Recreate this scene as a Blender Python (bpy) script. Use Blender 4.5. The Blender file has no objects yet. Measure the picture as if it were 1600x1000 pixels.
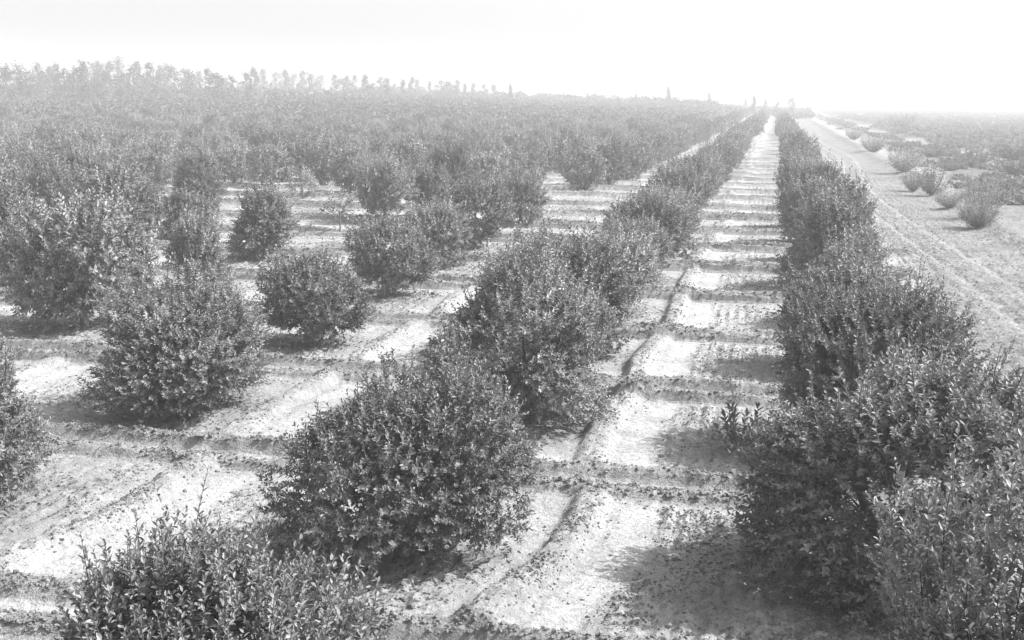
import bpy, math, random
import numpy as np
from mathutils import Vector, Matrix

R = math.radians
scene = bpy.context.scene
COL = scene.collection
random.seed(7)

# ------------------------------------------------------------------ camera
CAM_H = 6.0
YAW, PITCH, ROLL = R(12.5034), R(10.74), R(0.55)
cam_data = bpy.data.cameras.new('camera')
cam = bpy.data.objects.new('camera', cam_data)
COL.objects.link(cam)
fwd = Vector((-math.sin(YAW) * math.cos(PITCH), math.cos(YAW) * math.cos(PITCH), -math.sin(PITCH)))
r0 = Vector((math.cos(YAW), math.sin(YAW), 0))
u0 = r0.cross(fwd)
rgt = math.cos(ROLL) * r0 + math.sin(ROLL) * u0
up = math.cos(ROLL) * u0 - math.sin(ROLL) * r0
M = Matrix((rgt, up, -fwd)).transposed().to_4x4()
M.translation = Vector((0, 0, CAM_H))
cam.matrix_world = M
cam_data.sensor_width = 36.0
cam_data.lens = 1824 / 1600 * 36.0
cam_data.clip_start = 0.1
cam_data.clip_end = 12000
scene.camera = cam

# ------------------------------------------------------------------ sky, sun, exposure
SUN_EL, SUN_AZ = R(45), R(16)          # azimuth from +X towards +Y
sdir = Vector((math.cos(SUN_EL) * math.cos(SUN_AZ), math.cos(SUN_EL) * math.sin(SUN_AZ), math.sin(SUN_EL)))
world = bpy.data.worlds.new('World')
scene.world = world
world.use_nodes = True
nt = world.node_tree
nt.nodes.clear()
sky = nt.nodes.new('ShaderNodeTexSky')
sky.sky_type = 'NISHITA'
sky.sun_disc = False
sky.sun_elevation = SUN_EL
sky.sun_rotation = math.atan2(sdir.x, sdir.y)
sky.dust_density = 4.0
bw = nt.nodes.new('ShaderNodeRGBToBW')      # the photograph is black and white
bg = nt.nodes.new('ShaderNodeBackground')
bg.inputs['Strength'].default_value = 0.148
wo = nt.nodes.new('ShaderNodeOutputWorld')
nt.links.new(sky.outputs[0], bw.inputs[0])
nt.links.new(bw.outputs[0], bg.inputs['Color'])
nt.links.new(bg.outputs[0], wo.inputs['Surface'])
sl = bpy.data.lights.new('sun', 'SUN')
sl.energy = 4.6
sl.angle = R(0.6)
sl.color = (1, 1, 1)          # black and white plate: neutral light
sun = bpy.data.objects.new('sun', sl)
COL.objects.link(sun)
sun.location = (30, 30, 60)
sun.rotation_euler = (-sdir).to_track_quat('-Z', 'Y').to_euler()
vs = scene.view_settings
vs.view_transform = 'Standard'
vs.look = 'None'
vs.exposure = 1.05
vs.gamma = 1.0
vs.use_curve_mapping = False
scene.cycles.max_bounces = 6
scene.cycles.diffuse_bounces = 3
scene.cycles.glossy_bounces = 2
scene.cycles.transmission_bounces = 3
scene.cycles.volume_bounces = 1
scene.cycles.use_denoising = True

HAZE_DENSITY = 0.0019

# ------------------------------------------------------------------ helpers
def tag(o, label=None, cat=None, group=None, kind=None):
    if label: o['label'] = label
    if cat: o['category'] = cat
    if group: o['group'] = group
    if kind: o['kind'] = kind
    return o

def empty(name, loc=(0, 0, 0), rz=0.0):
    o = bpy.data.objects.new(name, None)
    o.empty_display_size = 0.3
    COL.objects.link(o)
    o.location = loc
    o.rotation_euler = (0, 0, rz)
    return o

def new_mesh(name, verts, faces, mat, tone=None, smooth=False):
    """verts (N,3) array; faces (F,k) array with one k; tone one float per face or per vertex"""
    verts = np.ascontiguousarray(verts, dtype=np.float32)
    faces = np.ascontiguousarray(faces, dtype=np.int32)
    me = bpy.data.meshes.new(name)
    nf, k = faces.shape
    me.vertices.add(len(verts))
    me.vertices.foreach_set('co', verts.ravel())
    me.loops.add(nf * k)
    me.loops.foreach_set('vertex_index', faces.ravel())
    me.polygons.add(nf)
    me.polygons.foreach_set('loop_start', np.arange(0, nf * k, k, dtype=np.int32))
    me.polygons.foreach_set('loop_total', np.full(nf, k, dtype=np.int32))
    me.polygons.foreach_set('use_smooth', np.full(nf, smooth, dtype=bool))
    if tone is not None:
        tone = np.ascontiguousarray(tone, dtype=np.float32)
        a = me.attributes.new('tone', 'FLOAT', 'FACE' if len(tone) == nf else 'POINT')
        a.data.foreach_set('value', tone)
    me.update(calc_edges=True)
    me.materials.append(mat)
    return me

def link(name, me, parent=None):
    o = bpy.data.objects.new(name, me)
    COL.objects.link(o)
    o.parent = parent
    return o

def norm(a):
    return a / np.maximum(np.linalg.norm(a, axis=-1, keepdims=True), 1e-9)

def sstep(a, b, x):
    t = np.clip((x - a) / (b - a), 0, 1)
    return t * t * (3 - 2 * t)

def vnoise(x, y, cell, seed):
    """smooth value noise, about -1..1"""
    X = x / cell + seed * 17.31
    Y = y / cell - seed * 9.77
    xi = np.floor(X).astype(np.int64); yi = np.floor(Y).astype(np.int64)
    fx = X - xi; fy = Y - yi
    fx = fx * fx * (3 - 2 * fx); fy = fy * fy * (3 - 2 * fy)
    def h(i, j):
        n = (i * 374761393 + j * 668265263 + seed * 1442695041) & 0xFFFFFFFF
        n = ((n ^ (n >> 13)) * 1274126177) & 0xFFFFFFFF
        n = n ^ (n >> 16)
        return (n & 0xFFFF) / 32767.5 - 1.0
    return (h(xi, yi) * (1 - fx) + h(xi + 1, yi) * fx) * (1 - fy) + (h(xi, yi + 1) * (1 - fx) + h(xi + 1, yi + 1) * fx) * fy

class Lump:
    """cheap smooth 3D noise made of sines"""
    def __init__(self, rng, freq, n=9):
        self.k = norm(rng.normal(size=(n, 3))) * freq * rng.uniform(0.6, 1.5, (n, 1))
        self.p = rng.uniform(0, 6.28, n)
        self.n = n
    def __call__(self, P):
        return np.sin(P @ self.k.T + self.p).sum(1) / math.sqrt(self.n / 2) / 1.6

# ------------------------------------------------------------------ materials
def mat_new(name):
    m = bpy.data.materials.new(name)
    m.use_nodes = True
    n = m.node_tree.nodes
    return m, n, m.node_tree.links, n['Principled BSDF'], n['Material Output']

def leaf_mat(name, base, rough=0.42, spec=0.5, trans=0.22):
    m, n, l, bs, out = mat_new(name)
    at = n.new('ShaderNodeAttribute'); at.attribute_name = 'tone'
    geo = n.new('ShaderNodeObjectInfo')
    mr = n.new('ShaderNodeMapRange')
    mr.inputs['To Min'].default_value = 0.74; mr.inputs['To Max'].default_value = 1.26
    l.new(geo.outputs['Random'], mr.inputs['Value'])
    mu = n.new('ShaderNodeMath'); mu.operation = 'MULTIPLY'
    l.new(at.outputs['Fac'], mu.inputs[0]); l.new(mr.outputs[0], mu.inputs[1])
    mb = n.new('ShaderNodeMath'); mb.operation = 'MULTIPLY'; mb.inputs[1].default_value = base
    l.new(mu.outputs[0], mb.inputs[0])
    cr = n.new('ShaderNodeCombineColor')
    for i in range(3): l.new(mb.outputs[0], cr.inputs[i])
    l.new(cr.outputs[0], bs.inputs['Base Color'])
    bs.inputs['Roughness'].default_value = rough
    bs.inputs['Specular IOR Level'].default_value = spec
    tr = n.new('ShaderNodeBsdfTranslucent')
    l.new(cr.outputs[0], tr.inputs['Color'])
    mx = n.new('ShaderNodeMixShader'); mx.inputs[0].default_value = trans
    l.new(bs.outputs[0], mx.inputs[1]); l.new(tr.outputs[0], mx.inputs[2])
    l.new(mx.outputs[0], out.inputs['Surface'])
    return m

def bark_mat(name, base):
    m, n, l, bs, out = mat_new(name)
    tc = n.new('ShaderNodeTexCoord')
    no = n.new('ShaderNodeTexNoise'); no.inputs['Scale'].default_value = 14; no.inputs['Detail'].default_value = 5
    l.new(tc.outputs['Object'], no.inputs['Vector'])
    rp = n.new('ShaderNodeValToRGB')
    rp.color_ramp.elements[0].color = (base * .6,) * 3 + (1,); rp.color_ramp.elements[1].color = (base * 1.4,) * 3 + (1,)
    rp.color_ramp.elements[0].position = .3; rp.color_ramp.elements[1].position = .7
    l.new(no.outputs['Fac'], rp.inputs[0]); l.new(rp.outputs[0], bs.inputs['Base Color'])
    bp = n.new('ShaderNodeBump'); bp.inputs['Strength'].default_value = .5; bp.inputs['Distance'].default_value = .02
    l.new(no.outputs['Fac'], bp.inputs['Height']); l.new(bp.outputs[0], bs.inputs['Normal'])
    bs.inputs['Roughness'].default_value = .85
    return m

def soil_mat(name, use_tone=True, base=0.4):
    m, n, l, bs, out = mat_new(name)
    tc = n.new('ShaderNodeTexCoord')
    def noise(scale, detail, rough=.6):
        q = n.new('ShaderNodeTexNoise'); q.inputs['Scale'].default_value = scale
        q.inputs['Detail'].default_value = detail; q.inputs['Roughness'].default_value = rough
        l.new(tc.outputs['Object'], q.inputs['Vector']); return q
    n1, n2, n3 = noise(1.3, 5), noise(9, 4, .7), noise(34, 3, .7)
    def math_(op, a, b):
        q = n.new('ShaderNodeMath'); q.operation = op
        for i, v in ((0, a), (1, b)):
            if isinstance(v, (int, float)): q.inputs[i].default_value = v
            else: l.new(v, q.inputs[i])
        return q.outputs[0]
    def rng(q, a, b, lo=.3, hi=.7):
        w = n.new('ShaderNodeMapRange'); w.inputs['From Min'].default_value = lo; w.inputs['From Max'].default_value = hi
        w.inputs['To Min'].default_value = a; w.inputs['To Max'].default_value = b
        l.new(q.outputs['Fac'], w.inputs['Value']); return w.outputs[0]
    v = math_('MULTIPLY', rng(n1, .84, 1.14), rng(n2, .72, 1.22))
    v = math_('MULTIPLY', v, rng(n3, .74, 1.22))
    if use_tone:
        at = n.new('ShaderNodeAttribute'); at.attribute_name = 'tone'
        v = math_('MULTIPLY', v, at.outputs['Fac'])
    else:
        v = math_('MULTIPLY', v, base)
    cc = n.new('ShaderNodeCombineColor')
    for i in range(3): l.new(v, cc.inputs[i])
    l.new(cc.outputs[0], bs.inputs['Base Color'])
    b1 = n.new('ShaderNodeBump'); b1.inputs['Strength'].default_value = .7; b1.inputs['Distance'].default_value = .06
    l.new(n2.outputs['Fac'], b1.inputs['Height'])
    b2 = n.new('ShaderNodeBump'); b2.inputs['Strength'].default_value = .8; b2.inputs['Distance'].default_value = .025
    l.new(n3.outputs['Fac'], b2.inputs['Height']); l.new(b1.outputs[0], b2.inputs['Normal'])
    l.new(b2.outputs[0], bs.inputs['Normal'])
    bs.inputs['Roughness'].default_value = .95
    bs.inputs['Specular IOR Level'].default_value = .15
    return m

M_SOIL = soil_mat('dry_soil')
M_CLOD = soil_mat('clod_soil', False, .19)
M_LEAF = leaf_mat('citrus_leaf', .205, .55, .3, .18)
M_FAR = leaf_mat('distant_leaf', .12, .6, .3, .2)
M_PALE = leaf_mat('pale_shrub_leaf', .28, .7, .2, .3)
M_SCRUB = leaf_mat('scrub_leaf', .21, .8, .1, .3)
M_LITTER = leaf_mat('fallen_leaf', .09, .6, .3, .1)
M_BARK = bark_mat('citrus_bark', .14)
M_BARK2 = bark_mat('skyline_bark', .2)

# ------------------------------------------------------------------ layout of the orchard
ROW_X0, ROW_DX = 1.95, 6.45          # rightmost row, spacing to the rows left of it
TREE_Y0, TREE_DY = 14.5, 6.15
LEVEE_Y0 = 17.65

def macro(x, y):
    """gentle rise of the land far off on the orchard side"""
    d = np.hypot(x, y)
    b = np.degrees(np.arctan2(-x, np.maximum(y, 1e-3)))
    return 3.4 * sstep(110, 330, d) * sstep(0, 24, b) * (y > 0) + 3.0 * sstep(180, 560, d) * sstep(-1, 6, b) * (y > 0)

def masks(x, y):
    wx = vnoise(x, y, 3.2, 3) * .08 + vnoise(x, y, .8, 4) * .035
    wy = vnoise(x, y, 4.5, 5) * .12 + vnoise(x, y, .5, 6) * .025
    edge = 5.7 + vnoise(x * 0, y, 2.0, 8) * .9
    inside = 1 - sstep(edge - .5, edge, x)                      # the irrigated orchard floor
    orch = inside * sstep(-2, 1, y + 0 * x)
    ty = (y + wy - LEVEE_Y0) / TREE_DY
    dy = (ty - np.round(ty)) * TREE_DY
    cell = np.round(ty)
    h1 = .9 + .35 * vnoise(x * .5, cell * 7.3, 1.1, 11)
    h2 = .9 + .35 * vnoise(x * .5, cell * 5.1, 1.2, 12)
    gap = .5 + .04 * vnoise(x, cell * 3.7, 3, 13)
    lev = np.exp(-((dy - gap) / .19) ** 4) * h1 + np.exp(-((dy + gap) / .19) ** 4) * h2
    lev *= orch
    # every basin has its own stretch of ridge, a little out of line with the next
    bc = np.floor(ty)
    uu = (ty - bc - .5) * 2
    bend = .62 * vnoise(bc * 0, bc * 3.3, 1.0, 18) + .45 * vnoise(bc * 0, bc * 4.1, 1.0, 19) * uu ** 2 + .16 * vnoise(bc * 0, bc * 2.7, 1.0, 20) * uu + .42 * (1 - sstep(12.2, 14.8, y))
    tx = (x + wx + 2.45 + bend) / ROW_DX
    dx = (tx - np.round(tx)) * ROW_DX
    col = (tx < .5)
    brk = sstep(.5, .85, np.abs(dy) + .15 * vnoise(x, y, .7, 17))
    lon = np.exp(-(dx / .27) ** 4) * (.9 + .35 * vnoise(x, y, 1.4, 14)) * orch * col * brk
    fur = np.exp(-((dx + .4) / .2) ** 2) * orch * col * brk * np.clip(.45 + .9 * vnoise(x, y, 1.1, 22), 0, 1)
    ditch = np.exp(-(dy / .27) ** 6) * orch
    strip = np.exp(-((dx - .75) / .3) ** 4) * orch * col * sstep(.8, 1.1, np.abs(dy))
    # tilled ground of each basin, right and left of the middle ridge
    till = orch * sstep(.75, 1.1, np.abs(dy)) * np.maximum(sstep(.95, 1.25, dx), sstep(-.7, -1.1, dx))
    till *= .55 + .45 * vnoise(x, y, 1.3, 15)
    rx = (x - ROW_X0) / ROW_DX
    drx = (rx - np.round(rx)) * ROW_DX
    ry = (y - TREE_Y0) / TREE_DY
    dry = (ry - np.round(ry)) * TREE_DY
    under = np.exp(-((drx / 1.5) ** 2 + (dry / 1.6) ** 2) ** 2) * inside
    return dict(inside=inside, orch=orch, lev=lev, lon=lon, fur=fur, ditch=ditch, strip=strip, till=np.clip(till, 0, 1), under=under, dx=dx, dy=dy)

def height(x, y, m=None):
    if m is None: m = masks(x, y)
    near = 1 - sstep(60, 160, y)
    z = macro(x, y) + vnoise(x, y, 4.0, 21) * .03
    z = z + .185 * m['lev'] * (1 + .4 * sstep(25, 45, y)) + (.2 * m['lon'] - .06 * m['fur']) * (1 - .55 * sstep(35, 60, y)) - .06 * m['ditch']
    rough = .013 + .042 * m['till'] + .024 * np.clip(m['lev'] + m['lon'], 0, 1) - .006 * m['strip']
    rough = rough + (1 - m['inside']) * .03
    c1 = vnoise(x, y, .22, 31); c2 = vnoise(x, y, .11, 32); c3 = vnoise(x, y, .055, 33)
    z = z + rough * near * (c1 * .8 + np.maximum(c2, 0) * 1.1 + c3 * .5)
    # drilled lines of the tilled basins run with the rows
    z = z + .026 * m['till'] * np.sin(x * 2 * math.pi / .27 + vnoise(x, y, 1.5, 34) * .9) * near
    # harrowed field right of the orchard
    fld = (1 - m['inside']) * (1 - sstep(8.5, 9.5, x)) * near
    ph = x + vnoise(x, y, 9, 35) * .55 + .03 * np.maximum(0, 22 - y) ** 1.3
    z = z + fld * .012 * np.sin(ph * 2 * math.pi / .42) * (.6 + .5 * vnoise(x, y, 1.7, 36))
    # two wheel tracks that swing out from the row ends
    for off in (6.1, 7.5):
        tr = np.exp(-((x - off - .8 * np.sin(y / 17.0)) / .16) ** 2) * (x > 4.6)
        z = z - .06 * tr * near
    # low bank the shrubs grow on, sandy bed of the wash behind it
    z = z + .28 * np.exp(-((x - 10.8 - vnoise(x * 0, y, 9, 37) * .5) / .9) ** 2) * sstep(20, 40, y)
    z = z - .5 * np.exp(-((x - 22.5 - vnoise(x * 0, y, 30, 38) * 2.5) / 2.4) ** 2) * sstep(80, 130, y)
    return z

def tone(x, y, m):
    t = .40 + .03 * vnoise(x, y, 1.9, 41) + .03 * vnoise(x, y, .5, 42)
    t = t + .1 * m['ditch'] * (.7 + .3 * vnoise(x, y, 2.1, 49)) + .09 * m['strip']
    t = t - .11 * np.clip(m['lev'], 0, 1) - .035 * np.clip(m['lon'], 0, 1) - .07 * m['fur']  # levees and ridges: darker turned soil, with flank shade painted into the tone
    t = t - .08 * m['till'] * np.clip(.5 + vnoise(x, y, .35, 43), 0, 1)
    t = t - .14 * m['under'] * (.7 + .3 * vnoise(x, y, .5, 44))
    o = 1 - m['inside']
    t = t - o * .13
    for off in (6.1, 7.5):                                          # pale packed wheel tracks curving over the field margin
        t = t + .07 * np.exp(-((x - off - .8 * np.sin(y / 17.0)) / .2) ** 2) * (x > 4.6)
    t = t - o * .05 * np.clip(vnoise(x, y, .8, 45), 0, 1)
    scr = sstep(12.5, 16, x + vnoise(x, y, 7, 46) * 2.5)
    t = t * (1 - scr) + scr * (.17 + .03 * vnoise(x, y, 5, 47))
    wash = np.exp(-((x - 22.5 - vnoise(x * 0, y, 30, 38) * 2.5) / 2.0) ** 4) * sstep(90, 140, y) * sstep(-.6, .1, vnoise(x * .4, y, 26, 48))
    t = t * (1 - wash) + wash * .33
    road = np.exp(-((x - 13.0) / 1.1) ** 4) * sstep(70, 120, y)
    t = t * (1 - road) + road * .37
    return np.clip(t, .1, .6) * .73

# ------------------------------------------------------------------ ground: one sheet
def axis(parts):
    out = [parts[0][0]]
    for a, b, s0, s1 in parts:
        v = a
        while v < b - 1e-6:
            f = (v - a) / (b - a)
            v += s0 + (s1 - s0) * f
            out.append(min(v, b))
    return np.array(out)

gx = axis([(-40, -15, .16, .06), (-15, 5, .05, .05), (5, 12, .05, .12), (12, 40, .12, .8), (40, 150, .8, 12), (150, 4200, 12, 300)])
gx = np.concatenate([-axis([(40, 120, .18, 3), (120, 4200, 3, 300)])[::-1][:-1], gx])
gy = axis([(-60, 4, 6, .4), (4, 8, .3, .05), (8, 26, .048, .055), (26, 50, .055, .12), (50, 120, .12, .5), (120, 400, .5, 6), (400, 5000, 6, 250)])
XX, YY = np.meshgrid(gx, gy)
xf, yf = XX.ravel(), YY.ravel()
mk = masks(xf, yf)
zf = height(xf, yf, mk)
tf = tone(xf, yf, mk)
nx, ny = len(gx), len(gy)
idx = np.arange(nx * ny).reshape(ny, nx)
quads = np.stack([idx[:-1, :-1], idx[:-1, 1:], idx[1:, 1:], idx[1:, :-1]], -1).reshape(-1, 4)
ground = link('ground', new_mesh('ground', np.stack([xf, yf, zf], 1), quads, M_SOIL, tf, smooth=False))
tag(ground, 'pale dry irrigated orchard soil with ridges and ditches', kind='structure')
del mk, XX, YY

def gz(x, y):
    return float(height(np.array([x]), np.array([y]))[0])

# ------------------------------------------------------------------ leaves, twigs, limbs
def leaf_faces(P, A, N, L, W, rng, tone_):
    """pointed oval leaves folded on the midrib: two quads each"""
    n = len(P)
    S = norm(np.cross(A, N)); N2 = norm(np.cross(S, A))
    L = L[:, None]; W = W[:, None]
    f = rng.uniform(.1, .35, (n, 1)) * W
    d = rng.uniform(.0, .22, (n, 1)) * L
    v = np.empty((n, 6, 3))
    v[:, 0] = P
    v[:, 1] = P + A * .33 * L + S * W * .5 + N2 * f
    v[:, 2] = P + A * .68 * L + S * W * .42 + N2 * (f - d * .4)
    v[:, 3] = P + A * L - N2 * d
    v[:, 4] = P + A * .68 * L - S * W * .42 + N2 * (f - d * .4)
    v[:, 5] = P + A * .33 * L - S * W * .5 + N2 * f
    b = np.arange(n)[:, None] * 6
    q = np.concatenate([b + np.array([0, 1, 2, 3]), b + np.array([0, 3, 4, 5])], 1).reshape(-1, 4)
    return v.reshape(-1, 3), q, np.repeat(tone_, 2)

def tube(pts, rad, sides=7):
    pts = np.asarray(pts, float); n = len(pts)
    T = norm(np.gradient(pts, axis=0))
    ref = np.array([.31, .17, .93]) if abs(T[0] @ [0, 0, 1]) < .9 else np.array([1., .1, 0])
    U = norm(np.cross(T, ref)); V = np.cross(T, U)
    a = np.linspace(0, 2 * math.pi, sides, endpoint=False)
    v = pts[:, None] + (np.cos(a)[None, :, None] * U[:, None] + np.sin(a)[None, :, None] * V[:, None]) * np.asarray(rad)[:, None, None]
    i = np.arange(n - 1)[:, None] * sides; j = np.arange(sides)[None]
    k = (j + 1) % sides
    q = np.stack([i + j, i + k, i + sides + k, i + sides + j], -1).reshape(-1, 4)
    return v.reshape(-1, 3), q

def join(parts):
    V, Q, o = [], [], 0
    for v, q in parts:
        V.append(v); Q.append(q + o); o += len(v)
    return np.concatenate(V), np.concatenate(Q)

def citrus(seed, twigs, per, leaf, rx=1.36, zc=1.2, upz=1.3, dnz=1.25, shoots=.06, carve=.12, sprouts=11):
    """crown and trunk meshes of one citrus tree, base at the origin, about 2.8 m tall"""
    rng = np.random.default_rng(seed)
    l1, l2, l3 = Lump(rng, 2.3), Lump(rng, 5.0), Lump(rng, 3.4)
    n = int(twigs * 2.6)
    D = norm(rng.normal(size=(n, 3)))
    rad = 1 + .27 * l1(D * 1.0) + .24 * l2(D)
    fr = rng.uniform(.25, 1, n) ** .38
    ax = np.stack([np.full(n, rx), np.full(n, rx), np.where(D[:, 2] > 0, upz, dnz)], 1)
    P = D * ax * (rad * fr * .86)[:, None]
    low = np.clip(-D[:, 2], 0, 1)
    P[:, :2] *= (1 + .22 * low ** 1.5)[:, None]                  # skirts hang nearly to the soil
    P[:, 2] += zc
    keep = (l3(P * 1.3) > -1.05 + carve * 2.4 * fr) & (P[:, 2] > .1)
    sel = np.nonzero(keep)[0][:twigs]
    D, P, fr = D[sel], P[sel], fr[sel]
    t = len(D)
    dirs = norm(D * .75 + np.array([0, 0, .55]) + rng.normal(size=(t, 3)) * .38)
    ln = rng.uniform(.2, .42, t) * (leaf / .095) ** .5
    sh = (rng.uniform(size=t) < shoots * 2) & (D[:, 2] > .15) & (fr > .75)
    dirs[sh] = norm(dirs[sh] * .5 + np.array([0, 0, .9]))
    ln[sh] *= rng.uniform(1.3, 2.1, sh.sum())
    top = np.nonzero((D[:, 2] > .35) & (fr > .6))[0][:sprouts]        # a few long watersprouts stand out of the crown
    P[top] = P[top] / fr[top, None] * np.array([.97, .97, .97]) + np.array([0, 0, zc]) * (1 - .97 / fr[top, None]) if len(top) else P[top]
    dirs[top] = norm(D[top] * .45 + np.array([0, 0, 1.0]) + rng.normal(size=(len(top), 3)) * .12)
    ln[top] = rng.uniform(.42, .68, len(top)); sh[top] = True
    tw_tone = np.clip(rng.normal(1, .24, t), .5, 1.7) + .3 * sh
    # leaves alternate round each twig
    s = (np.arange(per)[None] + rng.uniform(-.3, .3, (t, per))) / per * .92 + .08
    bend = norm(rng.normal(size=(t, 3))) * .18
    ctr = P[:, None] + dirs[:, None] * (s * ln[:, None])[..., None] + bend[:, None] * (s ** 2 * ln[:, None])[..., None]
    u = norm(np.cross(dirs, rng.normal(size=(t, 3)))); w = np.cross(dirs, u)
    ang = np.arange(per)[None] * 2.4 + rng.uniform(0, 6.28, (t, 1)) + rng.normal(size=(t, per)) * .3
    side = np.cos(ang)[..., None] * u[:, None] + np.sin(ang)[..., None] * w[:, None]
    lift = rng.uniform(.35, 1.0, (t, per))[..., None] + (s ** 3)[..., None] * .9
    A = norm(side + dirs[:, None] * lift + rng.normal(size=(t, per, 3)) * .18)
    N = norm(dirs[:, None] * 1.0 - side * .5 + np.array([0, 0, .5]) + rng.normal(size=(t, per, 3)) * .35)
    L = leaf * rng.uniform(.7, 1.25, (t, per)) * (1.05 - .35 * s)
    W = L * rng.uniform(.4, .52, (t, per))
    tn = np.clip(tw_tone[:, None] * rng.normal(1, .2, (t, per)), .45, 2.0)
    v, q, tone_ = leaf_faces(ctr.reshape(-1, 3), A.reshape(-1, 3), N.reshape(-1, 3), L.ravel(), W.ravel(), rng, tn.ravel())
    crown = new_mesh('crown', v, q, M_LEAF, tone_)
    # trunk and scaffold limbs
    parts = []
    lean = rng.normal(size=2) * .05
    fork = np.array([lean[0], lean[1], rng.uniform(.34, .5)])
    parts.append(tube([(0, 0, -.12), (0, 0, .02), fork * [.5, .5, .6], fork, fork + [0, 0, .06]], [.13, .1, .08, .085, .05], 9))
    for j in range(5):
        a = j * 1.2566 + rng.uniform(-.4, .4); r = rng.uniform(.4, .62) * rx
        h = (zc + upz * .8) * (rng.uniform(.55, .78) if j else .82)
        if not j: r *= .2
        e = np.array([math.cos(a) * r, math.sin(a) * r, h])
        m1 = fork + (e - fork) * .4 + rng.normal(size=3) * .07 + [0, 0, -.08]
        pts = [fork - [0, 0, .04], fork + (m1 - fork) * .5, m1, (m1 + e) / 2 + rng.normal(size=3) * .05, e]
        parts.append(tube(pts, [.055, .045, .034, .024, .01], 6))
        for b in range(3):
            o = pts[2 + b // 2]
            e2 = o + norm(np.array([math.cos(a + b - 1), math.sin(a + b - 1), rng.uniform(-.1, .8)])) * rng.uniform(.3, .5)
            parts.append(tube([o, (o + e2) / 2 + rng.normal(size=3) * .04, e2], [.02, .014, .005], 5))
    for i in np.concatenate([top, np.nonzero(sh)[0][:160]]).astype(int) if twigs > 2000 else []:     # twigs that carry the standing shoots
        t3 = np.linspace(-.3, 1, 4)[:, None]
        parts.append(tube(P[i] + dirs[i] * t3 * ln[i] + bend[i] * np.maximum(t3, 0) ** 2 * ln[i], [.008, .006, .005, .002], 4))
    v, q = join(parts)
    return crown, new_mesh('trunk', v, q, M_BARK, smooth=True)

LOD_A = [citrus(101, 2900, 18, .073), citrus(102, 2900, 18, .073, rx=1.42, upz=1.15), citrus(103, 2900, 18, .072, rx=1.26, upz=1.42, carve=.1),
         citrus(104, 2900, 18, .073, rx=1.42, shoots=.1), citrus(105, 2800, 18, .075, carve=.1, shoots=.1)]
LOD_B = [citrus(201, 1150, 14, .112), citrus(202, 1150, 14, .112, rx=1.4, upz=1.15), citrus(203, 1100, 14, .112, rx=1.24, upz=1.4, carve=.15),
         citrus(204, 1150, 14, .112, shoots=.1), citrus(205, 1000, 14, .112, carve=.2, shoots=.12)]
LOD_C = [citrus(301, 520, 10, .17), citrus(302, 520, 10, .17, rx=1.4, upz=1.15), citrus(303, 500, 10, .17, rx=1.26, upz=1.4, carve=.15), citrus(304, 520, 10, .17, shoots=.1)]
NEAR_LEFT = citrus(106, 2300, 17, .08, rx=1.46, zc=1.05, upz=1.0, dnz=1.1, shoots=.22, carve=.2, sprouts=34)
# young replants: thin open crown on a bare stem
SAPLING = citrus(401, 70, 9, .12, rx=.62, zc=1.15, upz=.45, dnz=.38, shoots=.2, carve=.1)
BUSHLET = citrus(402, 150, 9, .12, rx=.8, zc=.75, upz=.6, dnz=.6, shoots=.2, carve=.2)

def sprout(seed, stems, h, spread, leaf):
    """young growth: thin stems from one foot, big leaves set alternately along them"""
    rng = np.random.default_rng(seed)
    tubes, P, A, N = [], [], [], []
    for i in range(stems):
        a = i * 2.4 + rng.uniform(-.4, .4); r = spread * rng.uniform(.2, 1); hh = h * rng.uniform(.6, 1) * (1 - .3 * r / spread)
        ts = np.linspace(0, 1, 7)[:, None]
        e = np.array([math.cos(a) * r, math.sin(a) * r, hh]); m1 = e * [.75, .75, .5]
        f = lambda t: 2 * t * (1 - t) * m1 + t ** 2 * e
        tubes.append(tube(f(ts) - [0, 0, .03], np.linspace(.013, .003, 7), 5))
        k = int(14 * hh / h + 4); t2 = np.linspace(.22, 1, k)[:, None]
        c = f(t2); d = norm(f(t2 + .02) - f(t2 - .02))
        ph = np.arange(k) * 2.4 + rng.uniform(0, 6)
        side = np.stack([np.cos(ph), np.sin(ph), np.zeros(k)], 1)
        P.append(c); A.append(norm(side * .9 + d * (.55 + t2 * .8) + rng.normal(size=(k, 3)) * .12)); N.append(norm(d - side * .4 + rng.normal(size=(k, 3)) * .2))
    P, A, N = map(np.concatenate, (P, A, N)); n = len(P)
    L = leaf * rng.uniform(.75, 1.2, n)
    v, q, t = leaf_faces(P, A, N, L, L * rng.uniform(.4, .5, n), rng, np.clip(rng.normal(1, .2, n), .5, 1.6))
    tv, tq = join(tubes)
    return new_mesh('leaves', v, q, M_LEAF, t), new_mesh('stem', tv, tq, M_BARK, smooth=True)
SPROUT = sprout(403, 11, .8, .5, .11)
SPROUT_LOW = sprout(404, 8, .5, .4, .1)

def sapling_trunk():
    pts = [(0, 0, -.1), (0, 0, .1), (.02, .01, .5), (.04, 0, .95)]
    parts = [tube(pts, [.045, .04, .032, .026], 7)]
    for a in (0.4, 2.2, 4.0, 5.4):
        e = np.array([math.cos(a) * .45, math.sin(a) * .45, 1.35])
        parts.append(tube([(.03, 0, .85), (np.array([.03, 0, .9]) + e) / 2, e], [.02, .014, .006], 5))
    v, q = join(parts)
    return new_mesh('trunk', v, q, M_BARK, smooth=True)
SAPLING = (SAPLING[0], sapling_trunk())
BUSHLET = (BUSHLET[0], sapling_trunk())

def tree_obj(name, x, y, meshes, sc, rz, sz=None):
    root = empty(name, (x, y, gz(x, y)), rz)
    root.scale = (sc, sc, sz if sz else sc)
    link('crown', meshes[0], root)
    link('trunk', meshes[1], root)
    return root

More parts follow.
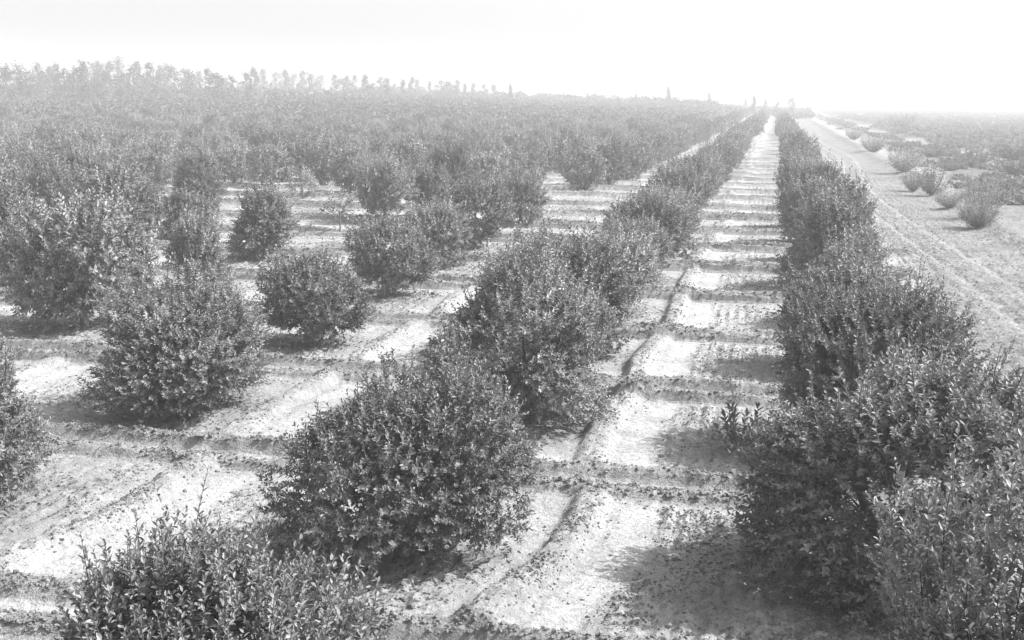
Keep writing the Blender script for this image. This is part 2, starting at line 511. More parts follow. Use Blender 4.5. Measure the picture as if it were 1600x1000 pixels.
# ------------------------------------------------------------------ where the trees stand
def project(x, y, z):
    p = Vector((x, y, z - CAM_H)); d = p.dot(fwd)
    if d < .5: return None
    return 800 + 1824 * p.dot(rgt) / d, 500 - 1824 * p.dot(up) / d

# (row, place in row): exceptions to the planting grid, as the photograph shows them
SPECIAL = {
    (0, -1): dict(x=2.0, y=8.7, s=1.0), (0, 0): dict(x=1.72, y=14.5, s=1.43, sz=1.16), (0, 1): dict(s=1.2, x=1.8), (0, 2): dict(s=1.08), (0, 3): dict(s=.92, sz=.95), (0, 4): dict(s=1.18), (0, 5): dict(s=.98), (0, 7): dict(s=1.2), (0, 8): dict(s=.9, sz=.85),
    (1, -1): dict(x=-4.7, y=8.5, s=1.0, sz=1.06), (1, 0): dict(x=-4.45, y=14.1, s=1.03, sz=1.06), (1, 1): dict(x=-4.55, s=1.25), (1, 2): dict(s=1.16, x=-4.6),
    (1, 3): dict(s=.98), (1, 4): dict(s=.85), (1, 5): dict(s=1.15),
    (2, 0): dict(x=-11.75, y=14.6, s=.86, sz=.95), (2, 1): dict(x=-10.65, y=19.8, s=1.14, sz=.93), (2, 2): dict(x=-10.9, y=26.3, s=.92, sz=.92), (2, 3): dict(x=-11.35, y=33.6, s=.9, sz=.98),
    (2, 4): dict(x=-11.7, y=40.6, s=.95), (2, 5): dict(x=-11.8, y=46.0, s=1.1), (2, 6): dict(x=-11.7, y=54.6, s=.95), (2, 7): dict(skip=1), (2, 8): dict(skip=1),
    (2, 9): dict(skip=1), (2, 10): dict(x=-12.2, y=77.2, s=1.05), (2, 11): dict(x=-11.6, y=83.5, s=1.05),
    (3, 1): dict(x=-17.4, y=21.5, s=1.1), (3, 2): dict(x=-17.4, y=26.8, s=1.25, sz=1.4), (3, 3): dict(s=.78, sz=.92), (3, 4): dict(x=-18.4, y=40.2, s=1.06, sz=1.0), (3, 5): dict(x=-18.6, y=48.6, sapling=1, s=1.0),
    (3, 6): dict(x=-18.4, y=54.2, s=1.05), (4, 3): dict(s=1.2, sz=1.3),
    (4, 4): dict(s=1.25, sz=1.35), (4, 5): dict(x=-24.3, y=45.2, s=.93), (4, 6): dict(skip=1), (4, 7): dict(x=-27.4, y=65.5, sapling=2, s=1.0), (4, 8): dict(x=-26.4, y=70.8, s=1.02), (4, 9): dict(s=1.1),
    (5, 8): dict(x=-33.0, y=73.5, s=1.1), (5, 9): dict(x=-33.2, y=79.5, s=1.2), (5, 7): dict(s=1.05)
}
rng = np.random.default_rng(11)
spots = []
for r in range(0, 75):
    for k in range(-1, 95):
        x = ROW_X0 - ROW_DX * r + rng.uniform(-.25, .25)
        y = TREE_Y0 + TREE_DY * k + rng.uniform(-.3, .3)
        s = rng.uniform(.94, 1.15); rz = rng.uniform(0, 6.28); v = int(rng.integers(0, 1000))
        if r >= 3 and k > 8 and rng.uniform() < .04: continue
        sp = SPECIAL.get((r, k), {})
        if sp.get('skip'): continue
        x, y, s = sp.get('x', x), sp.get('y', y), sp.get('s', s)
        p = project(x, y, 1.6)
        if p is None: continue
        mx = 1.7 * 1824 / y
        if p[0] < -mx * .75 or p[0] > 1600 + mx * .75: continue
        if y < 24 and not (-60 < p[0] < 1660) and r > 2: continue
        spots.append((math.hypot(x, y), r, k, x, y, s, sp.get('sz', s * (.9 + .22 * ((v * 7) % 100) / 100)), rz, v, sp.get('sapling')))
spots.sort()
near, rest = spots[:298], spots[298:]

ORD = ['first', 'second', 'third', 'fourth', 'fifth', 'sixth', 'seventh', 'eighth', 'ninth', 'tenth', 'eleventh', 'twelfth', 'thirteenth',
       'fourteenth', 'fifteenth', 'sixteenth', 'seventeenth', 'eighteenth', 'nineteenth', 'twentieth']
def row_name(r):
    if r == 0: return 'the rightmost row'
    if r < len(ORD): return 'the %s row from the right' % ORD[r]
    return 'the far left rows'
HERO = {
    (0, -1): 'pale leafed citrus tree cut off at the bottom right corner',
    (0, 0): 'largest dark citrus tree, right of the open aisle, its shadow across the tilled soil',
    (0, 1): 'citrus tree just behind the largest dark tree, right of the open aisle',
    (0, 2): 'third big citrus tree right of the aisle, its round shadow on smooth soil',
    (1, -1): 'citrus tree with upright leafy shoots, cut off by the bottom edge',
    (1, 0): 'big rounded citrus tree standing alone above its dark shadow, centre foreground',
    (1, 1): 'citrus tree pressed behind the big rounded tree in the centre foreground',
    (2, 0): 'citrus tree half cut off by the left edge beside a ditch',
    (2, 1): 'wide citrus tree with dark underside and shadow on its left, left foreground',
    (2, 2): 'citrus tree just behind the wide tree in the left foreground',
    (2, 3): 'round citrus tree on a short visible forked trunk amid open ground',
    (2, 10): 'round citrus tree on a thin bare trunk at the head of the open gap',
    (3, 4): 'dark dense citrus tree standing free amid the open pale patch',
}
count = {}
used = set()
for d, r, k, x, y, s, sz, rz, v, sap in near:
    if sap:
        if sap == 1:
            o = tree_obj('citrus_sapling', x, y, SAPLING, s * 1.15, rz)
            tag(o, 'tiny citrus sapling with a bare thin stem in the open gap', 'sapling', 'young replanted citrus')
        else:
            o = tree_obj('citrus_sapling', x, y, BUSHLET, s * 1.15, rz)
            tag(o, 'low bushy young citrus in the open patch beyond the dark dense tree', 'sapling', 'young replanted citrus')
        continue
    c = count[r] = count.get(r, 0) + 1
    lod = LOD_A if d < 25 else LOD_B if d < 70 else LOD_C
    o = tree_obj('citrus_tree', x, y, NEAR_LEFT if (r, k) == (1, -1) else lod[v % len(lod)], s, rz, sz)
    rn = row_name(r)
    lab = HERO.get((r, k))
    grp = 'citrus trees in ' + rn
    if not lab and c <= 9 and r < len(ORD):
        lab = 'citrus tree, %s from the near end of %s' % (ORD[c - 1], rn)
    if not lab:
        lab = 'hazy small looking citrus tree in the far stretch of ' + rn
        grp = 'far citrus trees of ' + rn
    tag(o, lab, 'citrus tree', grp)

# the rest of the orchard, out where single trees melt into one mass
def clump_quads(C, size, rng, tone_):
    n = len(C)
    A = norm(rng.normal(size=(n, 3))); N = norm(np.cross(A, rng.normal(size=(n, 3))))
    S = np.cross(A, N)
    L = (size * rng.uniform(.6, 1.3, n))[:, None]; W = L * rng.uniform(.45, .8, (n, 1))
    v = np.stack([C - A * L * .5, C + S * W * .5 + N * L * .12, C + A * L * .5, C - S * W * .5 + N * L * .12], 1).reshape(-1, 3)
    q = np.arange(n * 4).reshape(n, 4)
    return v, q, tone_
Vs, Qs, Ts, off = [], [], [], 0
rng = np.random.default_rng(12)
for d, r, k, x, y, s, sz, rz, v, sap in rest:
    if d > 640 or (x < -60 and d > 330 + 300 * max(0, (1 - abs(math.degrees(math.atan2(-x, y))) / 30))): continue
    n = int(np.interp(d, [150, 350, 640], [300, 150, 60])); size = float(np.interp(d, [150, 350, 640], [.5, .7, 1.1]))
    D = norm(rng.normal(size=(n, 3))); D[:, 2] = np.abs(D[:, 2]) * 1.25 - .5
    l = Lump(rng, 3.0)
    P = D * np.array([1.75, 1.75, 1.5]) * (s * (1 + .2 * l(D)) * rng.uniform(.55, 1, n) ** .4)[:, None]
    P += np.array([x, y, float(macro(np.array([x]), np.array([y]))[0]) + 1.35 * s])
    a, b, t = clump_quads(P, size, rng, np.clip(rng.normal(1, .25, n) * rng.uniform(.85, 1.15), .4, 2))
    Vs.append(a); Qs.append(b + off); Ts.append(t); off += len(a)
fo = link('far_orchard', new_mesh('far_orchard', np.concatenate(Vs), np.concatenate(Qs), M_FAR, np.concatenate(Ts)))
tag(fo, 'distant citrus orchard merging into one grey mass below the skyline', 'orchard', kind='stuff')

# ------------------------------------------------------------------ trees along the skyline
def skyline_tree(seed, kind):
    """unit height 1; column, broad or ragged crown on a trunk with limbs"""
    rng = np.random.default_rng(seed)
    parts = [tube([(0, 0, -.03), (rng.normal() * .01, 0, .3), (rng.normal() * .015, rng.normal() * .015, .62), (0, 0, .93)], [.022, .016, .011, .003], 7)]
    cl = []
    nb = dict(column=26, broad=24, ragged=17)[kind]
    for i in range(nb):
        f = (i + .5) / nb
        if kind == 'column':
            z = .12 + .84 * f; r = .11 * (1 - f) ** .5 * rng.uniform(.55, 1.2) + .015; b = .06
        elif kind == 'broad':
            z = .25 + .66 * f; r = .24 * math.sin(math.pi * (.2 + .75 * f)) ** .8 * rng.uniform(.4, 1.15); b = .085
        else:
            z = .3 + .66 * f; r = .19 * rng.uniform(.2, 1.2) * (1.1 - .7 * f); b = .062
        a = rng.uniform(0, 6.28)
        c = np.array([math.cos(a) * r, math.sin(a) * r, min(z, .95)])
        parts.append(tube([(0, 0, max(.08, z - r * .8)), c * [.55, .55, 1] - [0, 0, .02], c], [.007, .005, .002], 4))
        n = int(rng.integers(30, 50))
        cl.append(c + rng.normal(size=(n, 3)) * np.array([b * .62, b * .62, b * .8]) * rng.uniform(.7, 1.2))
    C = np.concatenate(cl)
    v, q, t = clump_quads(C, .045, rng, np.clip(rng.normal(1, .25, len(C)), .4, 2))
    tv, tq = join(parts)
    return new_mesh('crown', v, q, M_FAR, t), new_mesh('trunk', tv, tq, M_BARK2, smooth=True)
SKY = {k: [skyline_tree(500 + 10 * i + j, k) for j in range(4)] for i, k in enumerate(('column', 'broad', 'ragged'))}
# bearing in degrees left of the rows, distance, height, form
SKYLINE = [
    (35.72, 271, 8.7, 'ragged', 'darker ragged open tree in the far left stretch of the skyline treeline', 'darker ragged open skyline trees, far left stretch'),
    (35.41, 303, 7.9, 'broad', 'darker broad tree in the far left stretch of the skyline treeline', 'darker broad skyline trees, far left stretch'),
    (35.08, 296, 9.1, 'ragged', 'darker ragged open tree in the far left stretch of the skyline treeline', 'darker ragged open skyline trees, far left stretch'),
    (34.79, 272, 7.8, 'broad', 'darker broad tree in the far left stretch of the skyline treeline', 'darker broad skyline trees, far left stretch'),
    (34.53, 293, 7.2, 'broad', 'darker broad tree in the far left stretch of the skyline treeline', 'darker broad skyline trees, far left stretch'),
    (34.24, 327, 9.2, 'ragged', 'darker ragged open tree in the far left stretch of the skyline treeline', 'darker ragged open skyline trees, far left stretch'),
    (34.10, 310, 7.4, 'broad', 'darker broad tree in the far left stretch of the skyline treeline', 'darker broad skyline trees, far left stretch'),
    (33.90, 328, 8.6, 'ragged', 'darker ragged open tree in the far left stretch of the skyline treeline', 'darker ragged open skyline trees, far left stretch'),
    (33.63, 323, 9.4, 'ragged', 'darker ragged open tree in the far left stretch of the skyline treeline', 'darker ragged open skyline trees, far left stretch'),
    (33.41, 315, 7.2, 'broad', 'darker broad tree in the far left stretch of the skyline treeline', 'darker broad skyline trees, far left stretch'),
    (33.18, 289, 8.3, 'ragged', 'darker ragged open tree in the far left stretch of the skyline treeline', 'darker ragged open skyline trees, far left stretch'),
    (32.98, 326, 7.3, 'broad', 'darker broad tree in the far left stretch of the skyline treeline', 'darker broad skyline trees, far left stretch'),
    (32.78, 284, 8.5, 'ragged', 'darker ragged open tree in the far left stretch of the skyline treeline', 'darker ragged open skyline trees, far left stretch'),
    (32.36, 279, 9.8, 'column', 'darker tall narrow tree in the far left stretch of the skyline treeline', 'darker tall narrow skyline trees, far left stretch'),
    (32.17, 309, 7.3, 'broad', 'darker broad tree in the far left stretch of the skyline treeline', 'darker broad skyline trees, far left stretch'),
    (31.92, 411, 11.1, 'broad', 'hazy broad tree in the far left stretch of the skyline treeline', 'hazy broad skyline trees, far left stretch'),
    (31.70, 378, 10.9, 'column', 'hazy tall narrow tree in the far left stretch of the skyline treeline', 'hazy tall narrow skyline trees, far left stretch'),
    (31.50, 275, 8.1, 'broad', 'darker broad tree in the far left stretch of the skyline treeline', 'darker broad skyline trees, far left stretch'),
    (31.26, 369, 10.8, 'column', 'hazy tall narrow tree in the far left stretch of the skyline treeline', 'hazy tall narrow skyline trees, far left stretch'),
    (30.84, 393, 12.2, 'column', 'hazy tall narrow tree in the far left stretch of the skyline treeline', 'hazy tall narrow skyline trees, far left stretch'),
    (30.62, 277, 7.9, 'broad', 'darker broad tree in the far left stretch of the skyline treeline', 'darker broad skyline trees, far left stretch'),
    (30.36, 302, 8.8, 'ragged', 'darker ragged open tree in the far left stretch of the skyline treeline', 'darker ragged open skyline trees, far left stretch'),
    (30.04, 362, 10.8, 'column', 'hazy tall narrow tree in the far left stretch of the skyline treeline', 'hazy tall narrow skyline trees, far left stretch'),
    (29.90, 306, 7.5, 'broad', 'darker broad tree in the far left stretch of the skyline treeline', 'darker broad skyline trees, far left stretch'),
    (29.51, 316, 9.9, 'column', 'darker tall narrow tree in the far left stretch of the skyline treeline', 'darker tall narrow skyline trees, far left stretch'),
    (29.19, 289, 7.6, 'ragged', 'darker ragged open tree in the far left stretch of the skyline treeline', 'darker ragged open skyline trees, far left stretch'),
    (29.01, 410, 10.5, 'column', 'hazy tall narrow tree in the far left stretch of the skyline treeline', 'hazy tall narrow skyline trees, far left stretch'),
    (28.75, 384, 10.4, 'column', 'hazy tall narrow tree in the far left stretch of the skyline treeline', 'hazy tall narrow skyline trees, far left stretch'),
    (28.42, 328, 9.5, 'ragged', 'darker ragged open tree in the far left stretch of the skyline treeline', 'darker ragged open skyline trees, far left stretch'),
    (27.96, 300, 8.8, 'broad', 'darker broad tree in the left stretch of the skyline treeline', 'darker broad skyline trees, left stretch'),
    (27.69, 309, 6.8, 'broad', 'darker broad tree in the left stretch of the skyline treeline', 'darker broad skyline trees, left stretch'),
    (27.34, 397, 8.5, 'column', 'hazy tall narrow tree in the left stretch of the skyline treeline', 'hazy tall narrow skyline trees, left stretch'),
    (26.85, 301, 8.7, 'ragged', 'darker ragged open tree in the left stretch of the skyline treeline', 'darker ragged open skyline trees, left stretch'),
    (26.59, 273, 8.1, 'broad', 'darker broad tree in the left stretch of the skyline treeline', 'darker broad skyline trees, left stretch'),
    (26.20, 378, 6.7, 'broad', 'hazy broad tree in the left stretch of the skyline treeline', 'hazy broad skyline trees, left stretch'),
    (25.84, 299, 7.1, 'ragged', 'darker ragged open tree in the left stretch of the skyline treeline', 'darker ragged open skyline trees, left stretch'),
    (25.47, 377, 6.0, 'broad', 'hazy broad tree in the left stretch of the skyline treeline', 'hazy broad skyline trees, left stretch'),
    (25.17, 291, 7.9, 'ragged', 'darker ragged open tree in the left stretch of the skyline treeline', 'darker ragged open skyline trees, left stretch'),
    (24.81, 357, 9.5, 'column', 'hazy tall narrow tree in the left stretch of the skyline treeline', 'hazy tall narrow skyline trees, left stretch'),
    (24.43, 460, 10.3, 'column', 'pale, almost vanished tall narrow tree in the left stretch of the skyline treeline', 'pale tall narrow skyline trees, left stretch'),
    (23.84, 460, 9.9, 'broad', 'pale, almost vanished broad tree in the left stretch of the skyline treeline', 'pale broad skyline trees, left stretch'),
    (24.03, 407, 5.6, 'broad', 'hazy broad tree in the left stretch of the skyline treeline', 'hazy broad skyline trees, left stretch'),
    (23.39, 421, 9.8, 'column', 'pale, almost vanished tall narrow tree in the left stretch of the skyline treeline', 'pale tall narrow skyline trees, left stretch'),
    (23.01, 449, 8.8, 'broad', 'pale, almost vanished broad tree in the left stretch of the skyline treeline', 'pale broad skyline trees, left stretch'),
    (22.59, 435, 9.6, 'column', 'pale, almost vanished tall narrow tree in the left stretch of the skyline treeline', 'pale tall narrow skyline trees, left stretch'),
    (22.73, 399, 5.7, 'broad', 'hazy broad tree in the left stretch of the skyline treeline', 'hazy broad skyline trees, left stretch'),
    (22.21, 386, 8.6, 'ragged', 'hazy ragged open tree in the left stretch of the skyline treeline', 'hazy ragged open skyline trees, left stretch'),
    (21.76, 416, 8.2, 'broad', 'pale, almost vanished broad tree in the middle stretch of the skyline treeline', 'pale broad skyline trees, middle stretch'),
    (21.10, 412, 8.3, 'column', 'pale, almost vanished tall narrow tree in the middle stretch of the skyline treeline', 'pale tall narrow skyline trees, middle stretch'),
    (20.71, 418, 7.6, 'broad', 'pale, almost vanished broad tree in the middle stretch of the skyline treeline', 'pale broad skyline trees, middle stretch'),
    (20.53, 416, 8.2, 'column', 'hazy tall narrow tree in the middle stretch of the skyline treeline', 'hazy tall narrow skyline trees, middle stretch'),
    (20.20, 397, 8.2, 'ragged', 'hazy ragged open tree in the middle stretch of the skyline treeline', 'hazy ragged open skyline trees, middle stretch'),
    (19.65, 360, 8.2, 'column', 'hazy tall narrow tree in the middle stretch of the skyline treeline', 'hazy tall narrow skyline trees, middle stretch'),
    (19.26, 354, 6.1, 'broad', 'hazy broad tree in the middle stretch of the skyline treeline', 'hazy broad skyline trees, middle stretch'),
    (18.89, 404, 8.1, 'ragged', 'hazy ragged open tree in the middle stretch of the skyline treeline', 'hazy ragged open skyline trees, middle stretch'),
    (18.59, 351, 7.3, 'column', 'hazy tall narrow tree in the middle stretch of the skyline treeline', 'hazy tall narrow skyline trees, middle stretch'),
    (18.29, 409, 5.9, 'ragged', 'hazy ragged open tree in the middle stretch of the skyline treeline', 'hazy ragged open skyline trees, middle stretch'),
    (17.83, 378, 7.2, 'column', 'hazy tall narrow tree in the middle stretch of the skyline treeline', 'hazy tall narrow skyline trees, middle stretch'),
    (17.43, 430, 8.4, 'column', 'pale, almost vanished tall narrow tree in the middle stretch of the skyline treeline', 'pale tall narrow skyline trees, middle stretch'),
    (17.16, 463, 7.7, 'column', 'pale, almost vanished tall narrow tree in the middle stretch of the skyline treeline', 'pale tall narrow skyline trees, middle stretch'),
    (16.88, 435, 5.6, 'broad', 'pale, almost vanished broad tree in the middle stretch of the skyline treeline', 'pale broad skyline trees, middle stretch'),
    (16.55, 477, 7.5, 'column', 'pale, almost vanished tall narrow tree in the middle stretch of the skyline treeline', 'pale tall narrow skyline trees, middle stretch'),
    (16.00, 374, 7.6, 'broad', 'hazy broad tree in the middle stretch of the skyline treeline', 'hazy broad skyline trees, middle stretch'),
    (15.63, 389, 7.4, 'broad', 'hazy broad tree in the middle stretch of the skyline treeline', 'hazy broad skyline trees, middle stretch'),
    (15.23, 444, 8.1, 'column', 'pale, almost vanished tall narrow tree in the middle stretch of the skyline treeline', 'pale tall narrow skyline trees, middle stretch'),
    (14.86, 426, 6.6, 'column', 'pale, almost vanished tall narrow tree in the middle stretch of the skyline treeline', 'pale tall narrow skyline trees, middle stretch'),
    (14.46, 463, 7.2, 'column', 'pale, almost vanished tall narrow tree in the middle stretch of the skyline treeline', 'pale tall narrow skyline trees, middle stretch'),
    (13.94, 443, 6.9, 'ragged', 'pale, almost vanished ragged open tree in the middle stretch of the skyline treeline', 'pale ragged open skyline trees, middle stretch'),
    (13.47, 451, 7.0, 'ragged', 'pale, almost vanished ragged open tree in the middle stretch of the skyline treeline', 'pale ragged open skyline trees, middle stretch'),
    (12.67, 375, 7.0, 'column', 'slim tree alone on the skyline at the right end of the treeline', 'lone trees on the skyline'),
    (10.14, 478, 5.1, 'ragged', 'tiny hazy tree on the skyline right of the slim lone tree', 'lone trees on the skyline'),
    (8.95, 450, 5.2, 'ragged', 'tiny ragged tree on the skyline above the open gap', 'lone trees on the skyline'),
    (6.62, 438, 5.7, 'broad', 'low round tree on the skyline left of the ragged tall column', 'lone trees on the skyline'),
    (5.11, 431, 8.2, 'column', 'tall hazy column tree standing apart on the skyline left of the vanishing aisle', 'lone trees on the skyline'),
    (3.17, 458, 7.1, 'column', 'short hazy column tree on the skyline right of the tall one', 'lone trees on the skyline'),
    (2.80, 457, 6.2, 'broad', 'low round tree touching the short column tree on the skyline', 'lone trees on the skyline'),
    (1.46, 474, 7.5, 'ragged', 'small faint tree just left of the column tree at the aisle end', 'lone trees on the skyline'),
    (1.09, 440, 9.7, 'column', 'hazy column tree on the skyline just left of the aisle end', 'lone trees on the skyline'),
    (0.57, 453, 8.1, 'ragged', 'small ragged tree on the skyline between the column tree and the aisle', 'lone trees on the skyline'),
    (-0.02, 463, 7.6, 'broad', 'tiny round tree straight above the vanishing aisle', 'lone trees on the skyline'),
    (-0.62, 447, 10.0, 'broad', 'round hazy tree at the far end of the rightmost row', 'lone trees on the skyline'),
]
for i, (b, d, h, kind, lab, grp) in enumerate(SKYLINE):
    x, y = -math.sin(R(b)) * d, math.cos(R(b)) * d
    me = SKY[kind][i % 4]
    o = empty('skyline_tree', (x, y, float(macro(np.array([x]), np.array([y]))[0])), i * 1.7)
    if -3 < b < 3: h *= .78
    w = h * (.9 if grp.startswith('lone') else 1.25)
    o.scale = (w, w, h)
    link('crown', me[0], o); link('trunk', me[1], o)
    tag(o, lab, 'tree', grp)

# low woodland under and between them
rng = np.random.default_rng(14)
C, T, Z = [], [], []
for i in range(900):
    b = rng.uniform(-1.5, 38)
    d = rng.uniform(300, 480) if b > 20 else rng.uniform(420, 800)
    x, y = -math.sin(R(b)) * d, math.cos(R(b)) * d
    h = rng.uniform(1.5, 3.6) if b > 20 else rng.uniform(2, 4.5)
    if b < 3: h *= .7
    w = h * rng.uniform(.6, 1.1); n = 60
    P = norm(rng.normal(size=(n, 3))) * rng.uniform(.4, 1, (n, 1)) ** .5 * np.array([w, w, h * .55])
    P[:, 2] = P[:, 2] + h * .5
    P += np.array([x, y, float(macro(np.array([x]), np.array([y]))[0])])
    C.append(P); T.append(np.clip(rng.normal(1, .2, n), .4, 2))
v, q, t = clump_quads(np.concatenate(C), 1.5, rng, np.concatenate(T))
tag(link('far_woodland', new_mesh('far_woodland', v, q, M_FAR, t)), 'low hazy belt of bushes along the skyline behind the orchard', 'woodland', kind='stuff')

# ------------------------------------------------------------------ shrubs right of the orchard
def shrub(seed, n_stems, h, spread, leafs, size, mat):
    """feathery shrub: many arching stems from the base, small leaves along them"""
    rng = np.random.default_rng(seed)
    parts, P, A = [], [], []
    for i in range(n_stems):
        a = rng.uniform(0, 6.28); r = spread * rng.uniform(.15, 1) ** .7; hh = h * rng.uniform(.55, 1.05) * (1 - .25 * r / spread)
        e = np.array([math.cos(a) * r, math.sin(a) * r, hh]); m1 = e * [.8, .8, .42]
        ts = np.linspace(0, 1, 6)[:, None]
        pts = (1 - ts) ** 2 * np.array([0, 0, -.05]) + 2 * ts * (1 - ts) * m1 + ts ** 2 * e
        parts.append(tube(pts, np.linspace(.018, .004, 6), 4))
        t2 = rng.uniform(.12, 1.02, leafs)[:, None]
        c = (1 - t2) ** 2 * np.array([0, 0, 0]) + 2 * t2 * (1 - t2) * m1 + t2 ** 2 * e
        P.append(c + rng.normal(size=(leafs, 3)) * .09 * h / 2); A.append(norm(norm(e)[None] + rng.normal(size=(leafs, 3)) * .6))
    P, A = np.concatenate(P), np.concatenate(A); n = len(P)
    P[:, 2] = np.maximum(P[:, 2], .05)
    v, q, t = leaf_faces(P, A, norm(rng.normal(size=(n, 3)) + [0, 0, .6]), size * rng.uniform(.7, 1.3, n), size * rng.uniform(.25, .4, n), rng, np.clip(rng.normal(1, .25, n), .4, 2))
    tv, tq = join(parts)
    return new_mesh('foliage', v, q, mat, t), new_mesh('stem', tv, tq, M_BARK, smooth=True)
M_DSH = leaf_mat('dense_shrub_leaf', .3, .7, .2, .5)
S_DENSE = shrub(601, 60, 1.5, 1.15, 40, .12, M_DSH)
S_DENSE2 = shrub(602, 55, 1.4, 1.2, 40, .12, M_DSH)
S_FEATH = shrub(603, 46, 2.1, 1.25, 40, .11, M_PALE)
S_FEATH2 = shrub(604, 46, 2.0, 1.3, 40, .11, M_PALE)
S_LOW = shrub(605, 50, .9, 1.2, 40, .14, M_SCRUB)
SHRUBS = [
    (9.7, 59.8, 1.0, S_DENSE, 'dark leafy shrub nearest the right edge, on the bare field margin'),
    (10.6, 64.5, 1.15, S_FEATH, 'pale feathery shrub behind the nearest dark shrub by the right edge'),
    (9.9, 70.5, .8, S_DENSE2, 'small shrub between the pale feathery bushes on the field margin'),
    (10.1, 80.5, 1.2, S_FEATH2, 'tall pale feathery shrub leaning over a shadow on the field margin'),
    (9.4, 84.5, .9, S_FEATH, 'low pale shrub left of the tall feathery shrub'),
    (10.8, 104.5, 1.45, S_DENSE, 'dense rounded shrub standing alone on the pale field margin'),
    (11.3, 146.0, 1.55, S_DENSE2, 'small hazy shrub beyond the dense rounded one on the field margin'),
    (12.2, 195.0, 1.3, S_DENSE, 'faint shrub beside the far pale track'),
    (30.0, 300.0, 3.0, S_DENSE2, 'large hazy bush rising above the brush land'),
]
for x, y, s, me, lab in SHRUBS:
    o = empty('field_shrub', (x, y, gz(x, y)), x * 3.1)
    o.scale = (s, s, s)
    link('foliage', me[0], o); link('stem', me[1], o)
    tag(o, lab, 'shrub', 'shrubs along the field margin')
rng = np.random.default_rng(15)
LOWS = [(17, 118, 1.6), (19.5, 125, 1.9), (15.5, 112, 1.1), (21, 110, 2.0), (24.5, 112, 1.7), (17.5, 140, 1.5), (16, 160, 1.6), (19, 150, 1.3), (27, 118, 2.2), (26, 140, 2.4), (14.7, 132, 1.0), (22.5, 97, 1.2), (16.5, 96, .9), (18.5, 84, .9)]
for x, y, s in LOWS:
    o = empty('low_bush', (x, y, gz(x, y)), x * 2.3)
    o.scale = (s, s, s * .9)
    link('foliage', S_LOW[0], o); link('stem', S_LOW[1], o)
    tag(o, 'low rounded grey bush at the edge of the brush land', 'bush', 'low bushes edging the brush land')

# brush land to the horizon
C, T, S = [], [], []
rng = np.random.default_rng(16)
n_b = 0
while n_b < 9000:
    y = 75 + 900 * rng.uniform() ** 2.0
    x = rng.uniform(12.5, 30 + y * .32)
    if vnoise(np.array([x]), np.array([y]), 14, 71)[0] < -.25 - (.35 if y > 200 else 0): continue
    wx_ = 22.5 + vnoise(np.array([0.]), np.array([y]), 30, 38)[0] * 2.5
    if abs(x - wx_) < 2.3 and rng.uniform() < .95: continue
    if x < 16 and rng.uniform() < .8: continue
    h = rng.uniform(.25, .9) * (1.0 if x < 24 else 1.5)
    n = 22
    P = norm(rng.normal(size=(n, 3))) * rng.uniform(.3, 1, (n, 1)) * np.array([h * 1.3, h * 1.3, h * .6])
    P[:, 2] = np.abs(P[:, 2]) + .02
    P += np.array([x, y, 0])
    C.append(P); T.append(np.clip(rng.normal(rng.uniform(.75, 1.2), .2, n), .4, 2)); S.append(np.full(n, .35 + h * .35)); n_b += 1
C = np.concatenate(C); C[:, 2] += height(C[:, 0], C[:, 1])
v, q, t = clump_quads(C, np.concatenate(S), rng, np.concatenate(T))
tag(link('scrub_brush', new_mesh('scrub_brush', v, q, M_SCRUB, t)), 'grey brush land stretching to the horizon on the right', 'brush', kind='stuff')

# young leafy sprouts at the foot of the big right tree
for x, y, sc_, lab in ((-.38, 20.0, 1.25, 'leafy sprout standing at the left foot of the largest dark tree'),
                       (.05, 19.4, 1.0, 'lower sprout between the leafy one and the largest dark tree')):
    me = SPROUT if sc_ > 1 else SPROUT_LOW
    o = empty('citrus_sprout', (x, y, gz(x, y)), x * 5)
    o.scale = (sc_, sc_, sc_)
    link('leaves', me[0], o); link('stem', me[1], o)
    tag(o, lab, 'sprout', 'leafy sprouts on the orchard floor')

# ------------------------------------------------------------------ clods and fallen leaves
rng = np.random.default_rng(17)
ICO_V = norm(np.array([(a, b, c) for a, b, c in [(-1, 1.618, 0), (1, 1.618, 0), (-1, -1.618, 0), (1, -1.618, 0), (0, -1, 1.618), (0, 1, 1.618), (0, -1, -1.618), (0, 1, -1.618), (1.618, 0, -1), (1.618, 0, 1), (-1.618, 0, -1), (-1.618, 0, 1)]]))
ICO_F = np.array([(0, 11, 5), (0, 5, 1), (0, 1, 7), (0, 7, 10), (0, 10, 11), (1, 5, 9), (5, 11, 4), (11, 10, 2), (10, 7, 6), (7, 1, 8), (3, 9, 4), (3, 4, 2), (3, 2, 6), (3, 6, 8), (3, 8, 9), (4, 9, 5), (2, 4, 11), (6, 2, 10), (8, 6, 7), (9, 8, 1)])
n = 650000
y = 8 + 62 * rng.uniform(size=n) ** 1.7
x = rng.uniform(-1, 1, n) * (5 + y * .3) - 4 - y * .18
ok = (x < 8.5)
x, y = x[ok], y[ok]
m = masks(x, y)
dens = .07 + .6 * m['till'] + np.clip(.85 * m['lev'] + .5 * m['lon'], 0, 1) + .1 * (1 - m['inside']) - .05 * m['strip'] - .2 * m['ditch']
dens = np.maximum(dens, .015) * (.2 + 1.3 * np.clip(vnoise(x, y, .9, 51) + .15, 0, 1))
ok = rng.uniform(size=len(x)) < dens * 1.6
x, y = x[ok], y[ok]
z = height(x, y)
n = len(x)
sz = (.006 + .02 * rng.uniform(size=n) ** 3.0) * (1 + .25 * (y > 30))
big = rng.uniform(size=n) < .012
sz *= 1 + .5 * np.clip(m['lev'][ok], 0, 1)
sz[big] *= rng.uniform(1.6, 2.4, big.sum())
V = ICO_V[None] * rng.uniform(.35, 1.4, (n, 12, 1)) * sz[:, None, None] * np.stack([rng.uniform(.8, 1.5, n), rng.uniform(.8, 1.5, n), rng.uniform(.6, 1, n)], 1)[:, None]
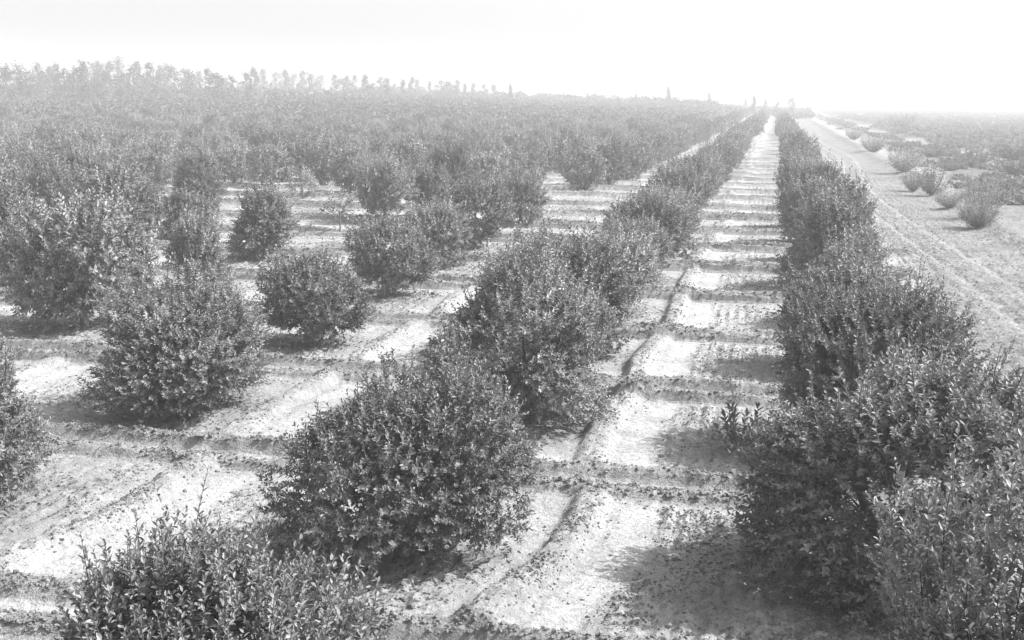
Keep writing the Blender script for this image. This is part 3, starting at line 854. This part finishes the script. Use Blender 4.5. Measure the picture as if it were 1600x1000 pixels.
V += np.stack([x, y, z + sz * .35], 1)[:, None]
Fc = (ICO_F[None] + np.arange(n)[:, None, None] * 12).reshape(-1, 3)
tag(link('soil_clods', new_mesh('soil_clods', V.reshape(-1, 3), Fc, M_CLOD)), 'loose clods of dry soil strewn over ridges and tilled basins', 'soil', kind='stuff')
print('clods', n)
P = []
for d, r, k, tx, ty, s, sz_, rz, vv, sap in near:
    if d > 45 or sap: continue
    q = 420
    rr = 1.6 * rng.uniform(size=q) ** .6; a = rng.uniform(0, 6.28, q)
    P.append(np.stack([tx + rr * np.cos(a), ty + rr * np.sin(a)], 1))
P = np.concatenate(P)
P3 = np.column_stack([P, height(P[:, 0], P[:, 1]) + .012]); n = len(P3)
a = rng.uniform(0, 6.28, n)
A = norm(np.stack([np.cos(a), np.sin(a), rng.normal(size=n) * .25], 1))
v, q, t = leaf_faces(P3, A, norm(np.array([0, 0, 1.]) + rng.normal(size=(n, 3)) * .35), rng.uniform(.05, .09, n), rng.uniform(.02, .04, n), rng, rng.uniform(.6, 1.8, n))
tag(link('leaf_litter', new_mesh('leaf_litter', v, q, M_LITTER, t)), 'fallen leaves scattered on the soil under the nearer trees', 'leaves', kind='stuff')

# ------------------------------------------------------------------ haze
hm = bpy.data.materials.new('haze')
hm.use_nodes = True
hn = hm.node_tree
hn.nodes.clear()
ho = hn.nodes.new('ShaderNodeOutputMaterial')
pv = hn.nodes.new('ShaderNodeVolumePrincipled')
pv.inputs['Color'].default_value = (.71, .71, .71, 1)
pv.inputs['Density'].default_value = HAZE_DENSITY
pv.inputs['Anisotropy'].default_value = 0.1
hn.links.new(pv.outputs[0], ho.inputs['Volume'])
hv = np.array([(sx * 5600., sy * 5600., z) for z in (-3.0, 36.0) for sx, sy in ((-1, -1), (1, -1), (1, 1), (-1, 1))])
hf = np.array([(3, 2, 1, 0), (4, 5, 6, 7), (0, 1, 5, 4), (1, 2, 6, 5), (2, 3, 7, 6), (3, 0, 4, 7)])
tag(link('haze', new_mesh('haze', hv, hf, hm)), 'pale dust haze filling the air over the orchard', 'haze', kind='stuff')
